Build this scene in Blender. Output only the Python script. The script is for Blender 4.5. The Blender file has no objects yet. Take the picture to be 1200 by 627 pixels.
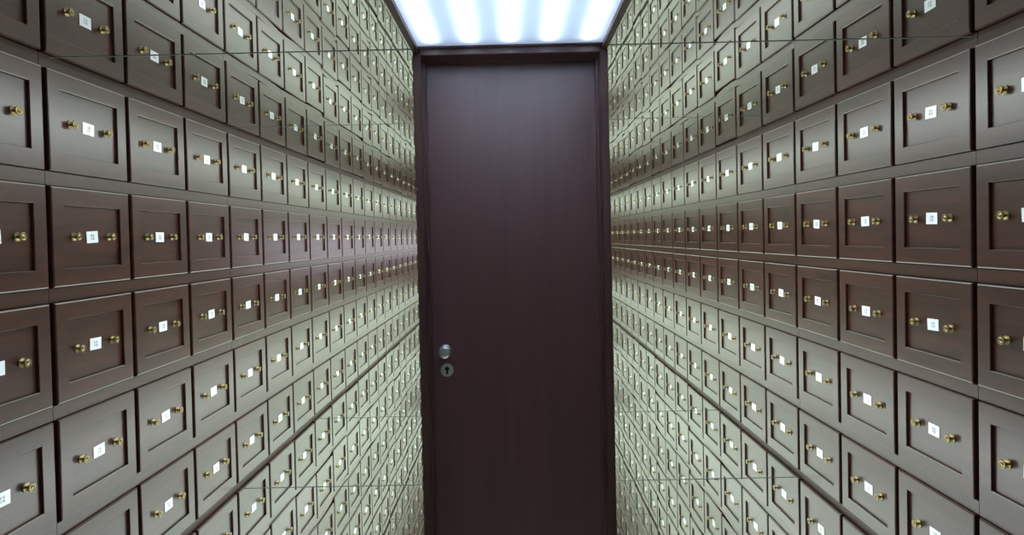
import bpy, math, random
from mathutils import Matrix, Vector

random.seed(7)
U = 2.0                        # metres per half hall width
F_PX, CY = 700.0, 289.3        # focal length and principal row in pixels of a 1200 x 627 frame
DZ, PITCH_H, H0 = 0.2718, 0.2540, 0.0222   # column spacing, row spacing, height of the eye-level row
Z_FIRST = {-1: 1.4134, 1: 1.4299}          # depth of the first whole column on either wall
Z_MIRROR = 1.2775              # depth of the door wall
CELL = 3 * DZ
CEIL, FLOOR = 0.405, -0.867
C = bpy.context.scene.collection
PI = math.pi

# ------------------------------------------------------------------ camera
yaw, pit, rol = -0.0034, -0.0162, -0.0219
def m3(r): return Matrix(r)
Ry = m3([[math.cos(yaw), -math.sin(yaw), 0], [math.sin(yaw), math.cos(yaw), 0], [0, 0, 1]])
Rp = m3([[1, 0, 0], [0, math.cos(pit), math.sin(pit)], [0, -math.sin(pit), math.cos(pit)]])
Rr = m3([[math.cos(rol), 0, math.sin(rol)], [0, 1, 0], [-math.sin(rol), 0, math.cos(rol)]])
M = Rr @ Rp @ Ry               # world -> (right, depth, up)
def project(x, y, z):
    p = M @ Vector((x, y, z))
    return (600 + F_PX * p.x / p.y, CY - F_PX * p.z / p.y)
cam_d = bpy.data.cameras.new('camera')
cam = bpy.data.objects.new('camera', cam_d); C.objects.link(cam)
R = Matrix((M[0], M[2], -Vector(M[1]))).transposed()
cam.matrix_world = R.to_4x4()
cam_d.sensor_width = 36.0
cam_d.lens = F_PX / 1200 * 36
cam_d.shift_y = -(313.5 - CY) / 1200
cam_d.clip_start = 0.02
bpy.context.scene.camera = cam

# ------------------------------------------------------------------ materials
def new_mat(name):
    m = bpy.data.materials.new(name); m.use_nodes = True
    nt = m.node_tree; nt.nodes.clear()
    out = nt.nodes.new('ShaderNodeOutputMaterial')
    return m, nt, out
def principled(name, col, rough, metal=0.0, spec=0.5, coat=0.0, coat_rough=0.1):
    m, nt, out = new_mat(name)
    b = nt.nodes.new('ShaderNodeBsdfPrincipled')
    b.inputs['Base Color'].default_value = (*col, 1)
    b.inputs['Roughness'].default_value = rough
    b.inputs['Metallic'].default_value = metal
    b.inputs['Specular IOR Level'].default_value = spec
    b.inputs['Coat Weight'].default_value = coat
    b.inputs['Coat Roughness'].default_value = coat_rough
    nt.links.new(b.outputs[0], out.inputs[0])
    return m, nt, b
def wood(name, c_dark, c_light, rough, scale, spec=0.5, jitter=True, coat=0.0, coat_rough=0.2, bump=0.02):
    m, nt, b = principled(name, c_light, rough, 0, spec, coat, coat_rough)
    N, L = nt.nodes, nt.links
    tc = N.new('ShaderNodeTexCoord')
    mp = N.new('ShaderNodeMapping'); mp.inputs['Scale'].default_value = scale
    L.new(tc.outputs['Object'], mp.inputs['Vector'])
    if jitter:
        oi = N.new('ShaderNodeObjectInfo')
        mul = N.new('ShaderNodeVectorMath'); mul.operation = 'SCALE'
        cx = N.new('ShaderNodeCombineXYZ')
        for k in range(3): L.new(oi.outputs['Random'], cx.inputs[k])
        L.new(cx.outputs[0], mul.inputs[0]); mul.inputs['Scale'].default_value = 40
        L.new(mul.outputs[0], mp.inputs['Location'])
    n1 = N.new('ShaderNodeTexNoise'); n1.inputs['Scale'].default_value = 1.0
    n1.inputs['Detail'].default_value = 6; n1.inputs['Roughness'].default_value = 0.62
    L.new(mp.outputs[0], n1.inputs['Vector'])
    n2 = N.new('ShaderNodeTexNoise'); n2.inputs['Scale'].default_value = 6.0; n2.inputs['Detail'].default_value = 3
    L.new(mp.outputs[0], n2.inputs['Vector'])
    add = N.new('ShaderNodeMath'); add.operation = 'MULTIPLY_ADD'
    L.new(n2.outputs[0], add.inputs[0]); add.inputs[1].default_value = 0.35; L.new(n1.outputs[0], add.inputs[2])
    cr = N.new('ShaderNodeValToRGB')
    cr.color_ramp.elements[0].position = 0.45; cr.color_ramp.elements[0].color = (*c_dark, 1)
    cr.color_ramp.elements[1].position = 0.90; cr.color_ramp.elements[1].color = (*c_light, 1)
    L.new(add.outputs[0], cr.inputs[0])
    L.new(cr.outputs[0], b.inputs['Base Color'])
    bp = N.new('ShaderNodeBump'); bp.inputs['Strength'].default_value = bump; bp.inputs['Distance'].default_value = 0.01
    L.new(add.outputs[0], bp.inputs['Height']); L.new(bp.outputs[0], b.inputs['Normal'])
    return m
def emitter(name, col, s):
    m, nt, out = new_mat(name)
    e = nt.nodes.new('ShaderNodeEmission'); e.inputs[0].default_value = (*col, 1); e.inputs[1].default_value = s
    nt.links.new(e.outputs[0], out.inputs[0])
    return m

WOOD = wood('drawer_wood', (0.015, 0.0044, 0.0026), (0.064, 0.0195, 0.0110), 0.295, (3, 1.6, 22), 1.0, bump=0.004)
RAIL = wood('rail_wood', (0.016, 0.0048, 0.0029), (0.064, 0.0200, 0.0114), 0.31, (3, 1.2, 22), 1.0, jitter=False, bump=0.004)
RAILDARK = wood('edge_rail_wood', (0.022, 0.0070, 0.0044), (0.066, 0.0215, 0.0135), 0.5, (3, 1.2, 22), 0.5, jitter=False, bump=0.004)
DOORW = wood('door_wood', (0.105, 0.0370, 0.0370), (0.155, 0.058, 0.056), 0.40, (9, 9, 0.55), 1.0, bump=0.001, jitter=False)
FRAMEW = wood('frame_wood', (0.075, 0.033, 0.030), (0.13, 0.060, 0.053), 0.38, (9, 9, 0.6), jitter=False)
VOID = principled('cabinet_inside', (0.006, 0.004, 0.0035), 0.8)[0]
BRASS = principled('aged_brass', (0.27, 0.215, 0.105), 0.34, 1.0)[0]
STEEL = principled('brushed_steel', (0.86, 0.85, 0.84), 0.46, 1.0)[0]
BLACK = principled('keyhole_black', (0.004, 0.004, 0.004), 0.6)[0]
CARD = principled('label_card', (0.88, 0.93, 0.97), 0.25, 0, 0.5, 0.6, 0.18)[0]
INK = principled('label_ink', (0.26, 0.29, 0.34), 0.5)[0]
GLASSEDGE = principled('glass_edge', (0.13, 0.155, 0.15), 0.4)[0]
WHITEBOX = principled('lamp_housing', (0.12, 0.15, 0.19), 0.6)[0]
TUBE = emitter('tube_glow', (0.84, 0.91, 1.0), 14.0)
def diffuser_mat():
    m, nt, out = new_mat('diffuser')
    t = nt.nodes.new('ShaderNodeBsdfTranslucent'); t.inputs[0].default_value = (0.86, 0.93, 1.0, 1)
    e = nt.nodes.new('ShaderNodeEmission'); e.inputs[0].default_value = (0.62, 0.78, 1.0, 1); e.inputs[1].default_value = 0.10
    a = nt.nodes.new('ShaderNodeAddShader')
    nt.links.new(t.outputs[0], a.inputs[0]); nt.links.new(e.outputs[0], a.inputs[1]); nt.links.new(a.outputs[0], out.inputs[0])
    return m
DIFF = diffuser_mat()

# ------------------------------------------------------------------ mesh helpers
class MB:
    def __init__(s): s.v, s.f, s.m, s.sm = [], [], [], []
    def face(s, idx, mi=0, smooth=False): s.f.append(idx); s.m.append(mi); s.sm.append(smooth)
    def box(s, x0, x1, y0, y1, z0, z1, mi=0, b=0.0):
        """A box; with b, its long edges are chamfered."""
        if b <= 0:
            i = len(s.v)
            s.v += [(x, y, z) for z in (z0, z1) for y in (y0, y1) for x in (x0, x1)]
            for q in ((0, 2, 3, 1), (4, 5, 7, 6), (0, 1, 5, 4), (2, 6, 7, 3), (0, 4, 6, 2), (1, 3, 7, 5)): s.face([i + k for k in q], mi)
            return
        lo, hi = (x0, y0, z0), (x1, y1, z1)
        idx = {}
        for c in range(8):
            sg = [(c >> k) & 1 for k in range(3)]
            for a in range(3):      # vertex on the face whose normal is axis a
                p = []
                for k in range(3):
                    e = hi[k] if sg[k] else lo[k]
                    p.append(e if k == a else e + (-b if sg[k] else b))
                idx[(c, a)] = len(s.v); s.v.append(tuple(p))
        def corner(sx): return sx[0] | sx[1] << 1 | sx[2] << 2
        for a in range(3):
            u, w = (a + 1) % 3, (a + 2) % 3
            for side in (0, 1):
                q = []
                for du, dw in ((0, 0), (1, 0), (1, 1), (0, 1)):
                    t = [0, 0, 0]; t[a] = side; t[u] = du; t[w] = dw; q.append(idx[(corner(t), a)])
                s.face(q if side else q[::-1], mi)
            for du in (0, 1):           # edges along axis a
                for dw in (0, 1):
                    t0 = [0, 0, 0]; t0[u] = du; t0[w] = dw; t1 = list(t0); t1[a] = 1
                    q = [idx[(corner(t0), u)], idx[(corner(t1), u)], idx[(corner(t1), w)], idx[(corner(t0), w)]]
                    s.face(q if (du ^ dw) else q[::-1], mi)
        for c in range(8):
            q = [idx[(c, 0)], idx[(c, 1)], idx[(c, 2)]]
            n = bin(c).count('1')
            s.face(q if n % 2 else q[::-1], mi)
    def lathe(s, prof, n, mi=0, cy=0.0, cz=0.0, axis=0, smooth=True):
        """prof: (distance along the axis, radius); axis 0 = +x, 1 = -y (towards the viewer of a wall seen along +y)."""
        rings = []
        for d, r in prof:
            if r < 1e-7:
                rings.append([len(s.v)]); s.v.append((d, cy, cz) if axis == 0 else (cy, -d, cz)); continue
            ring = []
            for k in range(n):
                a = 2 * PI * k / n
                ring.append(len(s.v))
                p = (d, cy + r * math.cos(a), cz + r * math.sin(a)) if axis == 0 else (cy + r * math.cos(a), -d, cz + r * math.sin(a))
                s.v.append(p)
            rings.append(ring)
        for A, B in zip(rings, rings[1:]):
            for k in range(n):
                k2 = (k + 1) % n
                if len(A) == 1 and len(B) == 1: continue
                if len(A) == 1: s.face([A[0], B[k], B[k2]], mi, smooth)
                elif len(B) == 1: s.face([A[k], B[0], A[k2]], mi, smooth)
                else: s.face([A[k], B[k], B[k2], A[k2]], mi, smooth)
    def add(s, other, mat, mi=0):
        i = len(s.v)
        s.v += [tuple(mat @ Vector(p)) for p in other.v]
        for f, sm in zip(other.f, other.sm): s.face([i + k for k in f], mi, sm)
    def mesh(s, name, mats):
        me = bpy.data.meshes.new(name)
        me.from_pydata([(a * U, b * U, c * U) for a, b, c in s.v], [], s.f)
        for m in mats: me.materials.append(m)
        me.polygons.foreach_set('material_index', s.m)
        me.polygons.foreach_set('use_smooth', s.sm)
        me.update(); me.validate()
        import bmesh
        bm = bmesh.new(); bm.from_mesh(me); bmesh.ops.recalc_face_normals(bm, faces=bm.faces[:]); bm.to_mesh(me); bm.free()
        if any(s.sm):
            me.set_sharp_from_angle(angle=0.7)
            me.polygons.foreach_set('use_smooth', s.sm)
            me.update()
        return me
def obj(name, data, parent=None, loc=None):
    o = bpy.data.objects.new(name, data); C.objects.link(o)
    if parent is not None: o.parent = parent
    if loc is not None: o.location = Vector(loc) * U
    return o
def tag(o, label=None, cat=None, group=None, kind=None):
    for k, v in (('label', label), ('category', cat), ('group', group), ('kind', kind)):
        if v: o[k] = v
    return o

# ------------------------------------------------------------------ one drawer: local +x is the front, y the width, z the height
DW, DH = DZ - 0.0135, 0.2205
ST, RA, REC = 0.035, 0.040, 0.0065
def front_mb():
    m = MB()
    loops = [(0, 0, -0.050), (0, 0, REC - 0.003), (0.0012, 0.0012, REC - 0.0008), (0.003, 0.003, REC),
             (ST - 0.001, RA - 0.001, REC), (ST, RA, REC - 0.001), (ST, RA, -0.003)]
    prev = None
    for iy, iz, x in loops:
        y, z = DW / 2 - iy, DH / 2 - iz
        ring = []
        for a, b in ((-y, -z), (y, -z), (y, z), (-y, z)):
            ring.append(len(m.v)); m.v.append((x, a, b))
        if prev:
            for k in range(4): m.face([prev[k], prev[(k + 1) % 4], ring[(k + 1) % 4], ring[k]])
        prev = ring
    return m
def panel_mb():
    m = MB(); y, z = DW / 2 - ST + 0.002, DH / 2 - RA + 0.002
    m.box(-0.006, 0.0, -y, y, -z, z); return m
def plate_mb(n=20):
    m = MB(); m.lathe([(0, 0.0098), (0.0010, 0.0102), (0.0020, 0.0096), (0.0022, 0.0078), (0.0012, 0.0062), (0.0016, 0.0)], n); return m
def knob_mb(n=20):
    m = MB(); m.lathe([(0.0, 0.0030), (0.008, 0.0024), (0.0100, 0.0048), (0.0108, 0.0088), (0.0122, 0.0094), (0.0134, 0.0088), (0.0138, 0.0068), (0.0130, 0.0050), (0.0138, 0.0030), (0.0144, 0.0)], n); return m
def card_mb():
    m = MB(); w, h = 0.0190, 0.0138; m.box(0.0, 0.0012, -w, w, -h, h, b=0.0003); return m
def ink_mb(var):
    """Two short lines of small printed characters inside a thin ruled border, too small in the photo to read."""
    m = MB(); r = random.Random(var); x0, x1 = 0.0012, 0.00135
    def bar(y0, y1, z0, z1): m.box(x0, x1, y0, y1, z0, z1)
    for zc in (0.0036, -0.0036):
        for k in range(2):
            yc = -0.0036 + 0.0072 * k
            for j in range(3): bar(yc - 0.0026, yc + 0.0026, zc - 0.0024 + 0.0021 * j, zc - 0.0018 + 0.0021 * j)
            bar(yc - 0.0026 + 0.0042 * r.random(), yc - 0.0016 + 0.0026 * r.random() + 0.0012, zc - 0.0028, zc + 0.0028)
            bar(yc + 0.0016, yc + 0.0023, zc - 0.0026, zc + 0.0026 * r.random())
    return m
front_mesh = front_mb().mesh('drawer_front', [WOOD])
panel_mesh = panel_mb().mesh('inset_panel', [WOOD])
plate_mesh = plate_mb().mesh('rosette', [BRASS])
knob_mesh = knob_mb().mesh('knob', [BRASS])
card_mesh = card_mb().mesh('label_card', [CARD])
ink_meshes = [ink_mb(k).mesh('lettering', [INK]) for k in range(5)]
KNOB_Y = 0.0585

ORD = 'first second third fourth fifth sixth seventh eighth ninth tenth eleventh twelfth thirteenth fourteenth fifteenth sixteenth seventeenth eighteenth nineteenth twentieth twenty-first'.split()

TILT = {}
def tilt(r):
    """How far the fronts of a row lean (radians); the mirrored rows repeat it upside down."""
    q = (r + 3) % 10
    return TILT.get(q - 3, 0.0) if q < 5 else -TILT.get((9 - q) - 3, 0.0)
def row_z(r): return H0 + PITCH_H * r
def ripple(side, y, z):
    """How the far mirrored bays sit a little out of line above the ceiling and below the floor."""
    k = 0.0
    if z > CEIL and y > 1.9: k = min(1, (y - 1.9) / 0.8) * min(1, (z - CEIL) / 0.35)
    elif z < FLOOR and y > 2.0: k = min(1, (y - 2.0) / 0.8) * min(1, (FLOOR - z) / 0.35)
    return k * (0.008 * math.sin(9.0 * y + 1.3 * side + 1.1 * z) + 0.004 * math.sin(17 * y - 2.1 * z))
def slot(side, c, r):
    y = Z_FIRST[side] + DZ * c
    z = row_z(r)
    return Vector((side * 1.0, y, z + ripple(side, y, z)))
def visible(side, c, r):
    y, z = Z_FIRST[side] + DZ * c, row_z(r)
    pts = [project(side, y + a * DW / 2, z + b * DH / 2) for a in (-1, 1) for b in (-1, 1)]
    xs, ys = [p[0] for p in pts], [p[1] for p in pts]
    if max(xs) < 2 or min(xs) > 1198 or max(ys) < 2 or min(ys) > 625: return 0
    x0, x1, y0, y1 = max(min(xs), 0), min(max(xs), 1200), max(min(ys), 0), min(max(ys), 627)
    if side < 0: x1 = min(x1, 489)
    else: x0 = max(x0, 717)
    if x1 - x0 < 0.4: return 0
    # behind the light panel's edge
    if side < 0 and (x0 - 457) > y1 * 0.5: return 0
    if side > 0 and (743 - x1) > y1 * 0.5: return 0
    return (x1 - x0) * (y1 - y0)

cells = []  # bays past the door wall, ceiling and floor are reflections built as real drawers
for side in (-1, 1):
    for c in range(-2, 41):
        for r in range(-14, 12): cells.append((visible(side, c, r), side, c, r))
seen = sorted([t for t in cells if t[0] > 0], key=lambda t: -t[0])
chosen = seen[:300]
chosen_set = {t[1:] for t in chosen}
print('drawers in view', len(seen), 'farthest chosen', max(t[2] for t in chosen))

def side_rot(side): return 0.0 if side < 0 else PI
WALLN = {-1: 'left', 1: 'right'}
def drawer_label(side, c, r):
    if r == 0: row = 'row at eye level'
    else: row = '%s row %s eye level' % (ORD[abs(r) - 1], 'above' if r > 0 else 'below')
    return 'brown wooden drawer on %s wall, %s, %s column from photo edge' % (WALLN[side], row, ORD[c + 1])

def make_drawer(side, c, r, k):
    d = bpy.data.objects.new('drawer', None); C.objects.link(d)
    d.empty_display_size = 0.05
    d.location = slot(side, c, r) * U
    d.rotation_euler = (0, tilt(r) * -1.0, side_rot(side))
    tag(d, drawer_label(side, c, r), 'drawer', 'drawers on the %s wall' % WALLN[side])
    obj('front_frame', front_mesh, d)
    obj('inset_panel', panel_mesh, d)
    for s in (-1, 1):
        kn = obj('knob', knob_mesh, d, (0, s * KNOB_Y, 0))
        obj('rosette', plate_mesh, kn)
    lc = obj('label_card', card_mesh, d, (0, 0.003 * (random.random() - 0.5), 0.002 * (random.random() - 0.5)))
    lc['label'] = 'white paper label card'
    lc.rotation_euler = (random.uniform(-0.05, 0.05), 0, 0)
    obj('lettering', ink_meshes[k % 5], lc)
    return d
for k, (_a, side, c, r) in enumerate(chosen): make_drawer(side, c, r, k)

# every drawer smaller than those in the photograph, as one mass
far = MB()
fm, pm, cm = front_mb(), panel_mb(), card_mb()
kb, pb = knob_mb(8), plate_mb(8)
for _a, side, c, r in cells:
    if (side, c, r) in chosen_set: continue
    T = Matrix.Translation(slot(side, c, r)) @ Matrix.Rotation(side_rot(side), 4, 'Z') @ Matrix.Rotation(-tilt(r), 4, 'Y')
    far.add(fm, T, 0); far.add(pm, T, 0)
    if c < 18:
        for s in (-1, 1):
            K = T @ Matrix.Translation((0, s * KNOB_Y, 0))
            far.add(kb, K, 1); far.add(pb, K, 1)
        far.add(cm, T, 2)
tag(obj('distant_drawers', far.mesh('distant_drawers', [WOOD, BRASS, CARD])),
    'countless tiny reflected brown drawers far down both walls beside the door', 'drawers', None, 'stuff')

# ------------------------------------------------------------------ the two walls: cabinet backs and the rails between the rows
Y0, Y1 = Z_FIRST[-1] - 2.5 * DZ, Z_FIRST[-1] + 40.6 * DZ
ZB, ZT = row_z(-14.5), row_z(11.5)
for side in (-1, 1):
    m = MB()
    xa, xb = sorted((side * 1.046, side * 1.10))
    m.box(xa, xb, Y0, Y1, ZB, ZT)
    w = tag(obj('wall_' + WALLN[side], m.mesh('wall', [VOID])), 'dark cabinet wall behind the rows of drawers, %s side of the hall' % WALLN[side], 'wall', None, 'structure')
    for r in range(-14, 12):
        rz = row_z(r + 0.5)
        m = MB()
        hh = (PITCH_H - DH) / 2 - 0.0008
        edge = (r - 1) % 5 == 0              # the rail at the ceiling, the floor and their mirror images sits deeper
        set_back = 0.010 if edge else 0.0045
        ys = []
        y = Z_MIRROR + (Z_FIRST[side] - Z_FIRST[-1]) - CELL
        while y < Y1:
            a, b = y + 0.0008, min(y + CELL - 0.0008, Y1)
            n = 8
            prev = None
            for k in range(n + 1):
                yy = a + (b - a) * k / n
                zz = rz + ripple(side, yy, rz)
                ring = []
                for dx, dz in ((0.046, -hh), (0.0015, -hh), (0.0, -hh + 0.0015), (0.0, hh - 0.0015), (0.0015, hh), (0.046, hh)):
                    ring.append(len(m.v)); m.v.append((side * (1 + dx - 0.004 + set_back), yy, zz + dz))
                if prev:
                    for q in range(6): m.face([prev[q], prev[(q + 1) % 6], ring[(q + 1) % 6], ring[q]])
                else: m.face(ring)
                prev = ring
            m.face(prev[::-1])
            y += CELL
        obj('rail', m.mesh('rail', [RAILDARK if edge else RAIL]), w)

m = MB(); m.box(-1.1, 1.1, Y1 + 0.002, Y1 + 0.05, ZB, ZT)
tag(obj('wall_back', m.mesh('wall', [RAIL])), 'dark wooden wall at the far end of the hall', 'wall', None, 'structure')

# ------------------------------------------------------------------ thin glass joints at the edges of the mirrored bays
def joint(h, y, t, label, n):
    for side in (-1, 1):
        m = MB()
        xa, xb = sorted((side * 0.985, side * 0.16))
        m.box(xa, xb, y, y + 0.004, h - t, h + t)
        tag(obj('trim_%d' % n[0], m.mesh('glass_joint', [GLASSEDGE])), label % WALLN[side], 'glass joint', None, 'structure'); n[0] += 1
n = [1]
joint(CEIL, Z_MIRROR, 0.0008, 'thin dark glass joint level with the door head, %s of the door', n)
joint(CEIL, Z_MIRROR + CELL, 0.0006, 'faint glass joint below the upper joint, %s of the door', n)
joint(FLOOR, Z_MIRROR + CELL, 0.0009, 'thin dark glass joint low down, %s of the door', n)
joint(FLOOR, Z_MIRROR + 2 * CELL, 0.0009, 'thin glass joint just above the low joint, %s of the door', n)
joint(FLOOR - 1.272, Z_MIRROR + 4 * CELL, 0.0014, 'short lowest glass joint, %s of the door', n)

# ------------------------------------------------------------------ the door
DX0, DX1 = -0.2065, 0.2075       # outer edges of the frame
JW = 0.0165
d = bpy.data.objects.new('door_1', None); C.objects.link(d)
d.location = Vector((0, Z_MIRROR, FLOOR)) * U
tag(d, 'tall dark brown wooden door with a round steel knob at the end of the hall', 'door', None, 'structure')
HT = CEIL - FLOOR
m = MB()
for a, b in ((DX0, DX0 + JW), (DX1 - JW, DX1)):
    m.box(a, b, -0.004, 0.07, 0, HT - 0.0005, b=0.0012)
m.box(DX0 + JW * 0.98, DX0 + JW + 0.005, 0.030, 0.07, 0, HT - 0.018)
m.box(DX1 - JW - 0.005, DX1 - JW * 0.98, 0.030, 0.07, 0, HT - 0.018)
obj('door_frame', m.mesh('door_frame', [FRAMEW]), d)
m = MB(); m.box(DX0 + JW, DX1 - JW, -0.011, 0.07, HT - 0.0175, HT - 0.0005, b=0.0012)
obj('head_jamb', m.mesh('head_jamb', [FRAMEW]), d)
m = MB(); m.box(DX0 + JW + 0.003, DX1 - JW - 0.003, 0.052, 0.072, 0.004, HT - 0.0185, b=0.001)
obj('door_leaf', m.mesh('door_leaf', [DOORW]), d)
KX, KZ = -0.1560, -0.2485       # knob centre
m = MB(); m.lathe([(0, 0.0125), (0.002, 0.0125), (0.003, 0.010), (0.003, 0.0065), (0.016, 0.0065), (0.018, 0.0115), (0.020, 0.0145), (0.0235, 0.0150), (0.0262, 0.0142), (0.0282, 0.0122), (0.0294, 0.0085), (0.0299, 0.004), (0.0300, 0.0)], 40, 0, 0, 0, 1)
k = obj('knob', m.mesh('door_knob', [STEEL]), d, (KX - 0.002, 0.052, KZ - FLOOR)); k['label'] = 'round satin steel knob'
m = MB(); m.lathe([(0, 0.0148), (0.003, 0.0148), (0.0042, 0.0138), (0.0044, 0.0)], 40, 0, 0, 0, 1)
e = obj('escutcheon', m.mesh('escutcheon', [STEEL]), d, (KX + 0.0010, 0.052, KZ - 0.0445 - FLOOR)); e['label'] = 'round steel keyhole plate'
m = MB(); m.lathe([(0.0044, 0.0048), (0.0047, 0.0048), (0.0047, 0.0)], 20, 0, 0, 0.003, 1)
m.box(-0.0024, 0.0024, -0.00475, -0.0043, -0.0085, 0.002)
obj('keyhole', m.mesh('keyhole', [BLACK]), e)

# ------------------------------------------------------------------ the lit ceiling panel in front of the door
PX0, PX1 = -0.1935, 0.1945
PY0, PY1 = Z_MIRROR - CELL - 0.25, Z_MIRROR - 0.018
def panel_frame():
    m = MB()
    m.box(DX0, PX0, PY0, PY1 + 0.014, -0.010, 0.050, b=0.001)
    m.box(PX1, DX1, PY0, PY1 + 0.014, -0.010, 0.050, b=0.001)
    m.box(PX0, PX1, PY1, PY1 + 0.014, -0.004, 0.050)
    return m.mesh('lamp_frame', [FRAMEW])
L = bpy.data.objects.new('ceiling_light', None); C.objects.link(L); L.location = Vector((0, 0, CEIL)) * U
tag(L, 'long glowing white ceiling panel of five tubes above the dark door', 'ceiling light')
obj('panel_frame', panel_frame(), L)
m = MB(); m.box(PX0, PX1, PY0, PY1, -0.0005, 0.0005)
obj('diffuser', m.mesh('lamp_diffuser', [DIFF]), L)
m = MB()
m.box(PX0, PX1, PY0, PY1, 0.046, 0.049)
obj('housing', m.mesh('lamp_housing', [WHITEBOX]), L)
for k in range(5):
    x = 0.0005 + 0.0815 * (k - 2)
    m = MB()
    prof = [(PY0 + 0.02, 0.0), (PY0 + 0.02, 0.0045), (PY1 - 0.026, 0.0045), (PY1 - 0.022, 0.003), (PY1 - 0.022, 0.0)]
    m.lathe([(-y, rr) for y, rr in prof], 12, 0, x, 0.0074, 1)
    obj('tube', m.mesh('lamp_tube', [TUBE]), L)

# ------------------------------------------------------------------ unseen panels for the mirrored bay lights, heights set for the wall sheen
for h, b0 in ((-0.975, 0), (0.535, 0), (-1.52, 0), (-2.20, -1), (1.58, -1), (-3.40, -1), (2.85, -1)):  # the dim row under the floor row is added to brighten lower drawers
    for b in range(b0, 13):
        y0 = Z_MIRROR + CELL * b + 0.02
        t = min(max(b - 1, 0), 5)
        g = t / 5.0
        k = (2.1 if t == 0 else 1.5) if h == 0.535 else 0.7 if h == -1.52 else 1.0
        mat = bpy.data.materials.get('panel_glow_%d_%d' % (t, int(k * 100))) or emitter('panel_glow_%d_%d' % (t, int(k * 100)), (0.87 - 0.07 * g, 0.97 + 0.03 * g, 0.95 - 0.16 * g), k * (5.0 + 0.7 * g))
        p = bpy.data.objects.new('light_panel', None); C.objects.link(p); p.location = Vector((0, 0, h)) * U
        tag(p, 'unseen glowing panel behind the door, lighting the further bays', 'light panel', 'light panels of the further bays', 'structure')
        m = MB(); m.box(PX0, PX1, y0, Z_MIRROR + CELL * (b + 1) - 0.02, -0.002, 0.002)
        obj('diffuser', m.mesh('unseen_panel', [mat]), p)

# unseen glowing panel, added to put a soft purple-grey sheen on the left wall
p = bpy.data.objects.new('added_sheen_panel', None); C.objects.link(p); p.location = Vector((-0.12, 0, 0)) * U
tag(p, 'unseen pale glowing panel, added for a sheen on the left wall', 'light panel', 'light panels of the further bays', 'structure')
m = MB(); m.box(-0.004, 0.0, 4.2, 12, -0.24, 0.10); m.m = [1, 1, 1, 1, 0, 1]
obj('diffuser', m.mesh('unseen_panel', [emitter('added_sheen_glow', (0.86, 0.84, 0.95), 1.8), VOID]), p)

# ------------------------------------------------------------------ world and render look
sc = bpy.context.scene
w = bpy.data.worlds.new('world'); sc.world = w; w.use_nodes = True
bg = w.node_tree.nodes.get('Background')
bg.inputs[0].default_value = (0.9, 1.0, 0.92, 1); bg.inputs[1].default_value = 0.06
sc.view_settings.view_transform = 'Standard'
sc.view_settings.look = 'None'
sc.view_settings.gamma = 1.0
sc.view_settings.use_curve_mapping = False
sc.view_settings.exposure = 0.0
sc.cycles.use_denoising = True
sc.cycles.max_bounces = 8
sc.cycles.diffuse_bounces = 4
sc.cycles.glossy_bounces = 4
